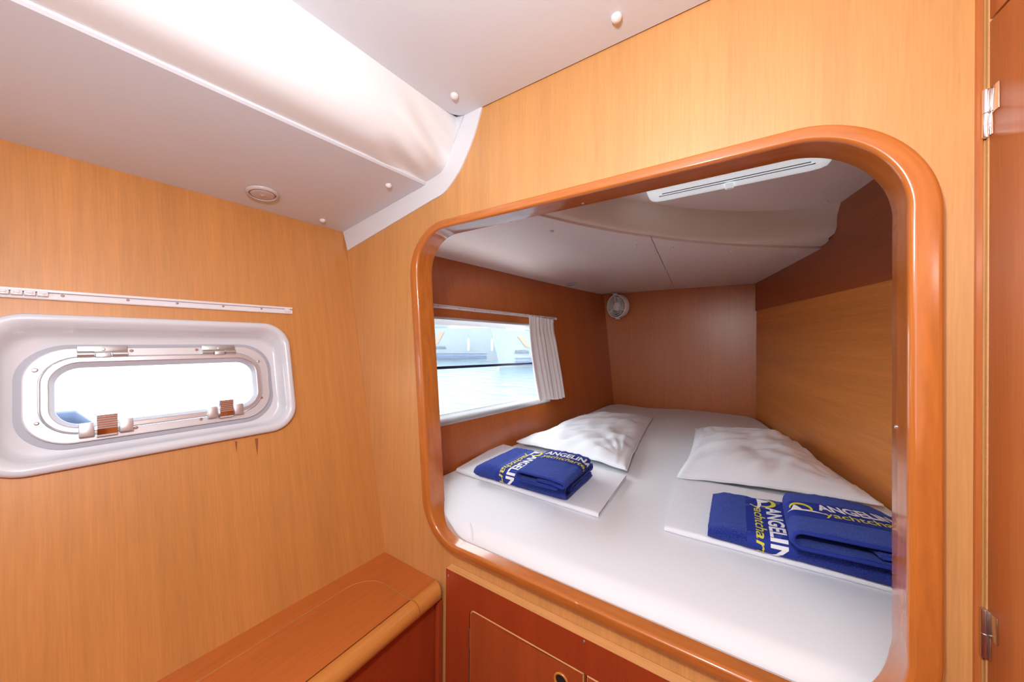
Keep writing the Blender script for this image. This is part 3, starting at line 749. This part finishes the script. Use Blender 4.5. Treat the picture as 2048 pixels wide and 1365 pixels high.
# ================================================================== BERTH: mattress and bedding
zb = Z0-.450
ma = thing('mattress', 'white fitted sheet over the berth mattress filling the recess', 'mattress', (-.2, 1.0, zb-.13))
con = []
con += [(-.825, .0115), (-.6, .0115), (-.3, .0115), (0, .0115), (.3, .0115), (.505, .0115)]
con += [(rx(Y)-.012-.004*math.sin(Y*5), Y) for Y in (.08, .2, .4, .6, .8, 1.0, 1.2, 1.4, 1.6, 1.75)]
con += [(.125, 1.83), (.095, 1.92), (.060, 1.965), (.02, 1.978), (-.1, 1.984), (-.2, 1.990), (-.28, 1.990), (-.34, 1.975), (-.42, 1.93), (-.5, 1.895), (-.58, 1.905), (-.66, 1.925), (-.70, 1.93), (-.735, 1.91), (-.765, 1.86)]
con += [(xw(Y, zb)+.006, Y) for Y in (1.75, 1.5, 1.2, .9, .6, .3, .08)]
con = [Vector((a, b)) for a, b in con]
# resample
dens = []
for i in range(len(con)):
    a, b = con[i], con[(i+1) % len(con)]; k = max(1, int((b-a).length/.02))
    dens += [a.lerp(b, t/k) for t in range(k)]
def nrm_at(i):
    a, b = dens[i-1], dens[(i+1) % len(dens)]; d = (b-a).normalized(); return Vector((-d.y, d.x))
NN = [nrm_at(i) for i in range(len(dens))]
for _ in range(3): NN = [((NN[i-1]+NN[i]*2+NN[(i+1) % len(NN)])/4).normalized() for i in range(len(NN))]
rings = [[(p.x+nn.x*.035, p.y+nn.y*.02, zb-.12) for p, nn in zip(dens, NN)]]
for k in range(9):
    th_ = math.pi/2*k/8; r_ = []
    for p, nn in zip(dens, NN):
        fr_ = max(0, nn.y); R1 = .016+.034*fr_
        q = p+nn*R1*(1-math.cos(th_)); z = zb-R1*(1-math.sin(th_))
        wob = .0016*noise.noise(Vector((p.x*38, k*.35, 3)))*fr_*(1 if k < 7 else .3)
        z += wob; r_.append((q.x, q.y+wob*.8, z))
    rings.append(r_)
v, f = loft(rings, (False, True)); mk('fitted_sheet', v, f, m_sheet, ma, smooth=.9, tri=True)
pth = [(-.548, .052, zb+.0012), (-.536, .040, zb-.001), (-.524, .030, zb-.008), (-.515, .022, zb-.018)]
v, f = tube([Vector(q) for q in pth], [.0006, .0024, .0024, .0008], 8); mk('crease', v, f, m_sheet, ma, smooth=True)

def quadmap(c):
    c = [Vector(q) for q in c]                    # near-left, near-right, far-right, far-left (xy)
    return lambda p, q: (c[0]*(1-p)+c[1]*p)*(1-q)+(c[3]*(1-p)+c[2]*p)*q
def offset_ribbon(cl, t):
    """centre line [(p,z)] in metres -> closed outline"""
    L, Rr = [], []
    for i, c in enumerate(cl):
        d = (cl[min(i+1, len(cl)-1)]-cl[max(i-1, 0)]).normalized(); n_ = Vector((-d.y, d.x))
        L.append(c+n_*t/2); Rr.append(c-n_*t/2)
    d = (cl[-1]-cl[-2]).normalized(); d0 = (cl[0]-cl[1]).normalized()
    e_ = [cl[-1]+d*t*.45]; s_ = [cl[0]+d0*t*.45]
    return L, Rr, L+e_+Rr[::-1]+s_
def arc(c, r, a0, a1, n=8, sx=1): return [Vector((c[0]+sx*r*math.cos(math.radians(a0+(a1-a0)*k/n)), c[1]+r*math.sin(math.radians(a0+(a1-a0)*k/n)))) for k in range(n+1)]
def line(a, b, n=10): return [Vector(a).lerp(Vector(b), (k+.5)/n) for k in range(n)]
def folded(name, label, cat, M, cl, t, width, length, P3, nq=26, rough_=.0012, group=None, hem=None, parent=None, mname='cloth'):
    """cl in metres across; P3(p_m, q_m, z) -> world. Sweeps the fold section along q."""
    L, Rr, outl = offset_ribbon(cl, t)
    rings = []
    for k in range(nq+1):
        q = length*k/nq; ee = min(k, nq-k)
        sh = {0: .55, 1: .9}.get(ee, 1)
        r_ = []
        for i, o_ in enumerate(outl):
            c_ = cl[min(i, len(cl)-1)] if i < len(L) else cl[max(0, min(len(cl)-1, len(cl)-1-(i-len(L)-1)))]
            o2_ = c_.lerp(o_, sh)
            w_ = P3(o2_.x, q, o2_.y)
            nz = noise.noise(w_*90)*rough_+noise.noise(w_*300)*rough_*.5
            r_.append(w_+Vector((nz*.5, nz*.5, nz if o_.y > t*.8 else 0)))
        rings.append(r_)
    v, f = loft(rings, (True, True))
    t_ = thing(name, label, cat, P3(width/2, length/2, 0), group)
    mk(mname, v, f, M, t_, smooth=1.2, tri=True)
    if hem:
        for q in (0.0008,):
            pts = [P3(c.x, q, c.y) for c in cl]
            v, f = tube(pts, hem, 8); mk('hem', v, f, m_band, t_, smooth=True)
    return t_, L, Rr
FONT = {}
def text_mesh(body, bold=0, shear=0):
    cu_ = bpy.data.curves.new('t', 'FONT'); cu_.body = body; cu_.offset = bold; cu_.shear = shear; cu_.resolution_u = 3
    o = bpy.data.objects.new('t', cu_); COL.objects.link(o)
    dg = bpy.context.evaluated_depsgraph_get(); dg.update()
    me = bpy.data.meshes.new_from_object(o.evaluated_get(dg))
    bm = bmesh.new(); bm.from_mesh(me); bmesh.ops.triangulate(bm, faces=bm.faces)
    bmesh.ops.subdivide_edges(bm, edges=[e for e in bm.edges if e.calc_length() > .12], cuts=1); bmesh.ops.triangulate(bm, faces=bm.faces)
    vs = [v.co.copy() for v in bm.verts]; bm.verts.index_update(); fs = [[v.index for v in f.verts] for f in bm.faces]; bm.free()
    bpy.data.objects.remove(o); bpy.data.meshes.remove(me)
    x0 = min(v.x for v in vs); x1 = max(v.x for v in vs); y0 = 0; y1 = max(v.y for v in vs)
    return [((v.x-x0)/(x1-x0), v.y/y1) for v in vs], fs
def print_text(name, body, u0, u1, v0, v1, mapper, M, parent, bold=0, shear=0, cut=None):
    uv, fs = text_mesh(body, bold, shear)
    vs = [mapper(u0+(u1-u0)*a, v0+(v1-v0)*b) for a, b in uv]
    keep = fs
    if cut is not None:
        keep = [f for f in fs if max(u0+(u1-u0)*uv[i][0] for i in f) < cut]
    used = sorted({i for f in keep for i in f}); ix = {a: b for b, a in enumerate(used)}
    return mk(name, [vs[i] for i in used], [[ix[i] for i in f] for f in keep], M, parent, fix=False)
def patch(name, u0, u1, v0, v1, mapper, M, parent, nu=24, nv=8):
    vs = [mapper(u0+(u1-u0)*i/nu, v0+(v1-v0)*j/nv) for j in range(nv+1) for i in range(nu+1)]
    fs = [[j*(nu+1)+i, j*(nu+1)+i+1, (j+1)*(nu+1)+i+1, (j+1)*(nu+1)+i] for j in range(nv) for i in range(nu)]
    return mk(name, vs, fs, M, parent, smooth=True, fix=False)
def arcmap(path, P3, swap, lift=.0014):
    """path: outer surface [(p,z)] ordered along text direction; returns (s, q)->world"""
    cum = [0]
    for a, b in zip(path, path[1:]): cum.append(cum[-1]+(b-a).length)
    def fn(s, q):
        s = max(0, min(cum[-1]-1e-6, s)); i = 0
        while i < len(cum)-2 and cum[i+1] < s: i += 1
        t = (s-cum[i])/max(1e-9, cum[i+1]-cum[i]); c = path[i].lerp(path[i+1], t); d = (path[i+1]-path[i]).normalized()
        n_ = Vector((-d.y, d.x))*swap
        c = c+n_*lift
        return P3(c.x, q, c.y)
    fn.total = cum[-1]; return fn
def crescent(mapper, u, v, r, parent, flip=1):
    vs, fs = [], []; n_ = 20
    for k in range(n_+1):
        a = math.radians(-50+250*k/n_); w_ = .42*math.sin(math.pi*(k/n_))**.8+.02
        for rr in (r, r*(1-w_)): vs.append(mapper(u+flip*rr*math.cos(a), v+rr*math.sin(a)*.85))
    fs = [[2*k, 2*k+1, 2*k+3, 2*k+2] for k in range(n_)]
    mk('crescent_mark', vs, fs, m_yel, parent, fix=False)
    vs = []
    for k in range(13):
        t = k/12; x = -1.25+3.2*t; yy = -.75+.32*math.sin(t*2.6)-.25*t*t; w_ = .14*math.sin(math.pi*t)+.01
        vs += [mapper(u+flip*r*x, v+r*(yy+w_)), mapper(u+flip*r*x, v+r*(yy-w_))]
    mk('swoosh_mark', vs, [[2*k, 2*k+1, 2*k+3, 2*k+2] for k in range(12)], m_white, parent, fix=False)
    vs = [mapper(u+flip*r*a, v+r*b) for a, b in ((-.9, -.6), (-.55, .35), (-.25, .1), (.15, -.55), (-.3, -.5))]
    mk('sail_mark', vs, [[0, 1, 2], [0, 2, 4], [4, 2, 3]], m_white, parent, fix=False)

# ---- folded bed linen under the towels
def linen(name, label, nl, nr, fr_, fl_, flipside):
    W = (Vector(fl_)-Vector(nl)).length; Ln = (Vector(nr)-Vector(nl)).length
    mp_ = quadmap([nl, nr, fr_, fl_])
    P3 = lambda p, q, z: Vector((*mp_(q/Ln, p/W), zb+z))
    t = .0036
    cl = line((W*.99, .0022), (.010, .0022), 14)+arc((.009, .0075), .0053, 270, 90, 8)+line((.010, .0128), (W-.012, .0128), 14)+arc((W-.012, .0106), .0022, 90, -90, 5)+line((W-.02, .0078), (W*.3, .0076), 8)
    return folded(name, label, 'bed linen', m_cotton, cl, t, W, Ln, P3, nq=22, rough_=.0006, mname='cloth')
q = lambda x, y, z=0: tuple(pZ(x, y, zb+z)[:2])
linen('folded_sheet', 'folded white bed sheet lying under the towels nearest the window', q(911, 947), q(1196, 1040), q(1254, 957), q(1003, 893), 1)
linen('folded_sheet', 'folded white bed sheet lying under the towels at the right of the berth', q(1328, 1066), (.40, q(1795, 1193)[1]+.004), (.375, .67), q(1364, 960), -1)

# ---- pillows
def pillow(label, nl, nr, fr_, fl_, H, seed, wr_dir):
    mp_ = quadmap([nl, nr, fr_, fl_]); n_ = 56; top, bt = [], []
    t_ = thing('pillow', label, 'pillow', Vector((*mp_(.5, .5), zb)))
    for j in range(n_+1):
        for i in range(n_+1):
            u, v_ = i/n_, j/n_; a, b = 2*u-1, 2*v_-1
            pu = .5+.5*a*(1-.055*(1-b*b)); pv = .5+.5*b*(1-.05*(1-a*a))
            pp = mp_(pu, pv); dome = max(0, (1-abs(a)**2.6)*(1-abs(b)**2.6))**.62
            x = Vector((pp.x, pp.y, 0))
            wk = noise.noise(Vector((u*3.2+v_*1.5, v_*9-u*3, seed)))*.016+noise.noise(Vector((u*8, v_*18-u*7, seed+5)))*.008
            edge = 1-dome
            rad = math.sin((math.atan2(b-.9, a+.9))*16+seed)*.004*math.exp(-((a+.9)**2+(b-.9)**2)*3)+math.sin((math.atan2(b-.9, a-.9))*18)*.005*math.exp(-((a-.9)**2+(b-.9)**2)*2.4)+math.sin((math.atan2(b+.9, a-.9))*15)*.004*math.exp(-((a-.9)**2+(b+.9)**2)*3)
            z = H*dome*(.92+.12*noise.noise(Vector((u*2, v_*2, seed*3))))+wk*min(1, dome*1.6)+rad*min(1, dome*2.5)
            z = max(z, 0)+.013+.004*noise.noise(Vector((u*7, v_*7, seed+9)))*edge
            lf = max(0, min(1, (.84-pp.y)/.10)); lf = .022*lf*lf*(3-2*lf)
            top.append(Vector((pp.x, pp.y, zb+z+lf*.6))); bt.append(Vector((pp.x, pp.y, zb+.0015+min(.008*edge+lf, max(z-.002, .0015)+lf*.6))))
    N = (n_+1)**2; fs = []
    for j in range(n_):
        for i in range(n_):
            a = j*(n_+1)+i; fs.append([a, a+1, a+n_+2, a+n_+1]); fs.append([N+a, N+a+n_+1, N+a+n_+2, N+a+1])
    bdy = [i for i in range(n_+1)]+[j*(n_+1)+n_ for j in range(1, n_+1)]+[n_*(n_+1)+i for i in range(n_-1, -1, -1)]+[j*(n_+1) for j in range(n_-1, 0, -1)]
    for k in range(len(bdy)):
        a, b = bdy[k], bdy[(k+1) % len(bdy)]; fs.append([a, b, N+b, N+a])
    mk('pillowcase', top+bt, fs, m_cotton, t_, smooth=True)
    pts = [top[k] if (k is not None) else None for k in bdy]; pts.append(pts[0])
    v, f = tube([p-Vector((0, 0, .0035)) for p in pts], .0034, 8); mk('seam', v, f, m_cotton, t_, smooth=True)
pillow('white pillow lying beside the window, its near edge on the folded sheet', q(1034, 889, .012), q(1253, 947, .012), q(1306, 838), (-.755, 1.30), .060, 2.0, 0)
pillow('white pillow lying against the veneered inboard side of the berth', q(1356, 961, .012), (.325, .70), (.214, 1.36), q(1392, 857, .012), .080, 7.0, 0)

# ---- towels
def towel_lower(label, X0_, X1_, Yn, Yf, zbase, skew, th_, text_x0, band_w, tlen, tcut, lay=3, H=None, grow=0):
    """fold at the near side; swept left to right; lettering runs away-to-near"""
    W = Yf-Yn; Ln = X1_-X0_; t = th_
    h1 = t*.55; h4 = t*3.25
    cl = line((W*.97, h1), (.022, h1), 10)+arc((.021, (h1+h4)/2), (h4-h1)/2, 270, 90, 10)+line((.022, h4), (W-.014, h4), 16)+arc((W-.014, h4-t*.5), t*.5, 90, -90, 6)+line((W-.02, h4-t), (.05, h4-t*1.0), 10)+arc((.05, h4-t*1.45), t*.45, 90, 270, 6)+line((.055, h4-t*1.9), (W*.93, h4-t*1.9), 10)
    def P3(p, qq, z):
        k = 1-min(1, qq/.05); g_ = 1+grow*min(1, max(0, (qq-.10)/.14))
        zz = z*(1-.30*k*k)*g_
        return Vector((X0_+qq+skew*(p/W)*(1-qq/Ln), Yn+p+.0*qq, zbase+zz))
    t_, L, Rr = folded('towel', label, 'towel', m_terry, cl, t*.92, W, Ln, P3, nq=34, rough_=.0024)
    # outer surface from the far fold over the top and down the near fold
    i0, i1 = 12, 10+11+16
    path = Rr[i0:i1][::-1] if sum(p.y for p in Rr[20:36]) > sum(p.y for p in L[20:36]) else L[i0:i1][::-1]
    sw_ = 1 if (path[3]-path[0]).x < 0 else -1
    am = arcmap(path, P3, -1)
    b0, b1 = text_x0, text_x0+band_w
    am2 = arcmap(path, P3, -1, .0008)
    patch('band', 0, am2.total, b0, b1, lambda s, v_: am2(s, v_), m_band, t_, 40, 4)
    amt = arcmap(path, P3, -1, .0022)
    mtx = lambda u, v_: amt(u, v_)
    crescent(mtx, .022, b0+band_w*.50, band_w*.30, t_)
    print_text('lettering', 'ANGELINA', .045, .045+tlen, b0+band_w*.50, b0+band_w*.84, mtx, m_white, t_, bold=.03, cut=tcut)
    print_text('lettering', 'yachtcharter', .040, .040+tlen*1.05, b0+band_w*.20, b0+band_w*.44, mtx, m_yel, t_, bold=.008, cut=tcut, shear=.15)
    return t_
def towel_upper(label, c4, zbase, th_, tx0, tlen, bw, bq, tcut, logo, group=None, tipf=.85):
    """fold at the left; section shows at the near side; lettering runs left to right"""
    nl, nr, fr_, fl_ = [Vector(a) for a in c4]; W = (nr-nl).length; Ln = (fl_-nl).length; t = th_
    mp_ = quadmap([nl, nr, fr_, fl_]); zt_ = t*2.9; z1 = t*.55; zm = t*1.7
    cl = line((W*.42, zm), (W-.012, zm), 9)+arc((W-.012, (zm+zt_)/2), (zt_-zm)/2, -90, 90, 8)+line((W-.014, zt_), (.016, zt_), 18)+arc((.016, (z1+zt_)/2), (zt_-z1)/2, 90, 270, 10)+line((.02, z1), (W*tipf, z1), 10)
    def P3(p, qq, z):
        s = p/W
        sag = -.006*max(0, s-.72)/.28
        return Vector((*mp_(s, qq/Ln), zbase+z+(sag if z > t else 0)+.003*math.sin(s*5)*(qq/Ln)))
    t_, L, Rr = folded('towel', label, 'towel', m_terry, cl, t*.9, W, Ln, P3, nq=26, rough_=.0021, hem=t*.30)
    i0, i1 = 9+3, 9+9+18+5
    A_ = L[i0:i1]; B_ = Rr[i0:i1]
    path = (A_ if max(p.y for p in A_) > max(p.y for p in B_) else B_)[::-1]
    q0 = bq; am2 = arcmap(path, P3, 1, .0008); amt = arcmap(path, P3, 1, .0022)
    patch('band', 0, am2.total, q0, q0+bw, am2, m_band, t_, 44, 4)
    if logo: crescent(amt, .040, q0+bw*.55, bw*.36, t_)
    print_text('lettering', 'ANGELINA', tx0, tx0+tlen, q0+bw*.50, q0+bw*.88, amt, m_white, t_, bold=.03, cut=tcut)
    print_text('lettering', 'yachtcharter', tx0+.002, tx0+tlen*1.0, q0+bw*.14, q0+bw*.42, amt, m_yel, t_, bold=.008, cut=tcut, shear=.15)
    return t_
zl1 = zb+.0150
towel_lower('large folded blue towel at the bottom of the pile nearest the window', -.703, -.386, .250, .475, zl1, .0, .0125, .085, .085, .235, .262)
pu = lambda x, y, z: tuple(pZ(x, y, z)[:2])
zu = zl1+.0125*3.8
towel_upper('small folded blue towel on top of the pile nearest the window', [pu(1030, 948, zu+.02), pu(1132, 978, zu+.015), pu(1184, 916, zu+.025), pu(1093, 905, zu+.025)], zu, .0100, .024, .150, .075, .110, .215, False)
towel_lower('large folded blue towel at the bottom of the right-hand pile', -.052, .37, .268, .495, zl1, .0, .0095, .072, .082, .226, .285, grow=.35)
zu2 = zl1+.0095*3.8*1.33
towel_upper('blue towel with hemmed edge on top of the right-hand pile', [pu(1584, 1068, zu2+.03), (.36, .255), pu(1735, 1012, zu2+.03), pu(1566, 994, zu2+.03)], zu2, .0125, .078, .188, .070, .062, .30, True, tipf=.6)

GR = {'pillow': 'white pillows at the head of the berth', 'folded_sheet': 'folded bed sheets laid out on the mattress', 'towel': 'folded blue towels on the berth',
      'curtain_rail': 'white curtain rails along the hull side', 'ceiling_light': 'round lights in the white side panels', 'yacht': 'yachts moored outside', 'fender': 'white fenders hanging on the yacht'}
# ================================================================== OUTSIDE
zw = Z0-1.0
wat = mk('sea', [(-80, -60, zw), (-1.3, -60, zw), (-1.3, 60, zw), (-80, 60, zw)], [[0, 1, 2, 3]], m_water); wat['kind'] = 'structure'
def boat(label, bow, stern, free, boot, name_u0, name_u1, name_z, seed):
    """side-on moored yacht: hull loft from bow to stern, deck, cabin, marks on the near side"""
    bow, stern = Vector(bow), Vector(stern); d = (stern-bow).normalized(); L_ = (stern-bow).length; nr_ = Vector((d.y, -d.x, 0))
    if nr_.dot(CAM-bow) < 0: nr_ = -nr_
    t_ = thing('yacht', label, 'boat', Vector((*((bow+stern)/2)[:2], zw)))
    rings = []
    for k in range(13):
        s = k/12; hb_ = 1.2*min(1, (s*2.2)**.6+.02); pts = []
        for a, z in ((-1, free+.25*(1-s)), (-1.0, free*.6), (-.96, .12), (-.8, -.25), (0, -.5), (.8, -.25), (.96, .12), (1, free*.6), (1, free+.25*(1-s))):
            rk = -.0+(.25*z if k == 0 else 0)
            pts.append(bow+d*(s*L_-rk)+nr_*(a-1)*hb_*(1)+Vector((0, 0, z))-nr_*(0))
        rings.append(pts)
    # keep near side straight-ish: shift so the near side lies on the line
    v, f = loft(rings, (True, True)); h_ = mk('hull', v, f, m_hullw, t_, smooth=.9, tri=True)
    cab = boxv(bow+d*L_*.5-nr_*1.2+Vector((0, 0, free+.40)), (L_*.45, 1.8, .55), (d, nr_, Vector((0, 0, 1))), .2); frombm('cabin', cab, m_hullw, t_, smooth=.6)
    s0 = bow+nr_*.02
    def mp2(u, z): return s0+d*u+Vector((0, 0, z))
    for z0_, z1_, M in ((.10, .26, m_boatb), (.34, .38, m_boatb)):
        patch('stripe', .6, L_-.1, z0_, z1_, mp2, M, t_, 6, 1)
    # lettering: reading direction must run left to right as seen
    sgn = 1 if rt.dot(d) > 0 else -1
    def mp3(u, z): return s0+nr_*.01+d*(sgn*u)+Vector((0, 0, z))
    print_text('lettering', 'ANGELINA', name_u0*sgn if sgn > 0 else -name_u1, name_u1*sgn if sgn > 0 else -name_u0, name_z, name_z+.15, mp3, m_letter, t_, bold=.02)
    vs = [mp2(u, z)+nr_*.012 for u, z in ((name_u0+.1, free), (name_u0+.35, free), (name_u0+.62, name_z+.25), (name_u0+.46, name_z+.25))]
    mk('stripe', vs, [[0, 1, 2, 3]], m_ora, t_, label='pale orange flash on the hull')
    return t_, mp2, nr_
dist = 18.0
def far(x, y): r = ray(x, y); k = dist/math.hypot(r.x, r.y); p = CAM+r*k; return p
pL, pR = far(760, 690), far(996, 690); base = lambda p: Vector((p.x, p.y, zw))
t1, mpa, na = boat('white moored yacht with dark lettering seen through the left of the berth window', base(pR), base(far(640, 690)+Vector((-2.5, .5, 0))), 1.5, 0, 2.70, 3.85, .60, 1)
dist = 13
t2_, mpb, nb = boat('nearer white yacht whose bow shows beside the curtain in the berth window', base(far(1000, 690)), base(far(1170, 690)+Vector((1, 3, 0))), 1.22, 0, .58, 1.16, .54, 2)
for x, y, dd_, lab in ((937, 690, 17.6, 'white cylindrical fender hanging on the far yacht, left one'), (984, 690, 17.5, 'white cylindrical fender hanging beside the nearer yacht bow')):
    dist = dd_; c = far(x, y); 
    fe = thing('fender', lab, 'fender', c-Vector((0, 0, .28)))
    v, f = lathe([(.01, -.30), (.05, -.29), (.055, -.2), (.055, .2), (.05, .27), (.02, .30), (.015, .33)], c, (0, 0, 1), 14); mk('body', v, f, m_fend, fe, smooth=.9)
    v, f = tube([c+Vector((0, 0, .33)), c+Vector((0, 0, .55))], .008, 6); mk('line', v, f, m_letter, fe)
dist = 2.2
c = far(122, 866)
db = thing('dinghy', 'dark blue corner of a dinghy floating low outside the portlight', 'boat', c)
v, f = tube([c+Vector((-.10, -.55, -.02)), c+Vector((0, -.1, .01)), c+Vector((.02, .02, .02)), c+Vector((.02, .10, -.03))], [.09, .08, .065, .02], 14); mk('tube', v, f, m_blue, db, smooth=True)

for o in bpy.data.objects:
    k = o.name.split('.')[0]
    if not o.parent and 'label' in o and k in GR: o['group'] = GR[k]
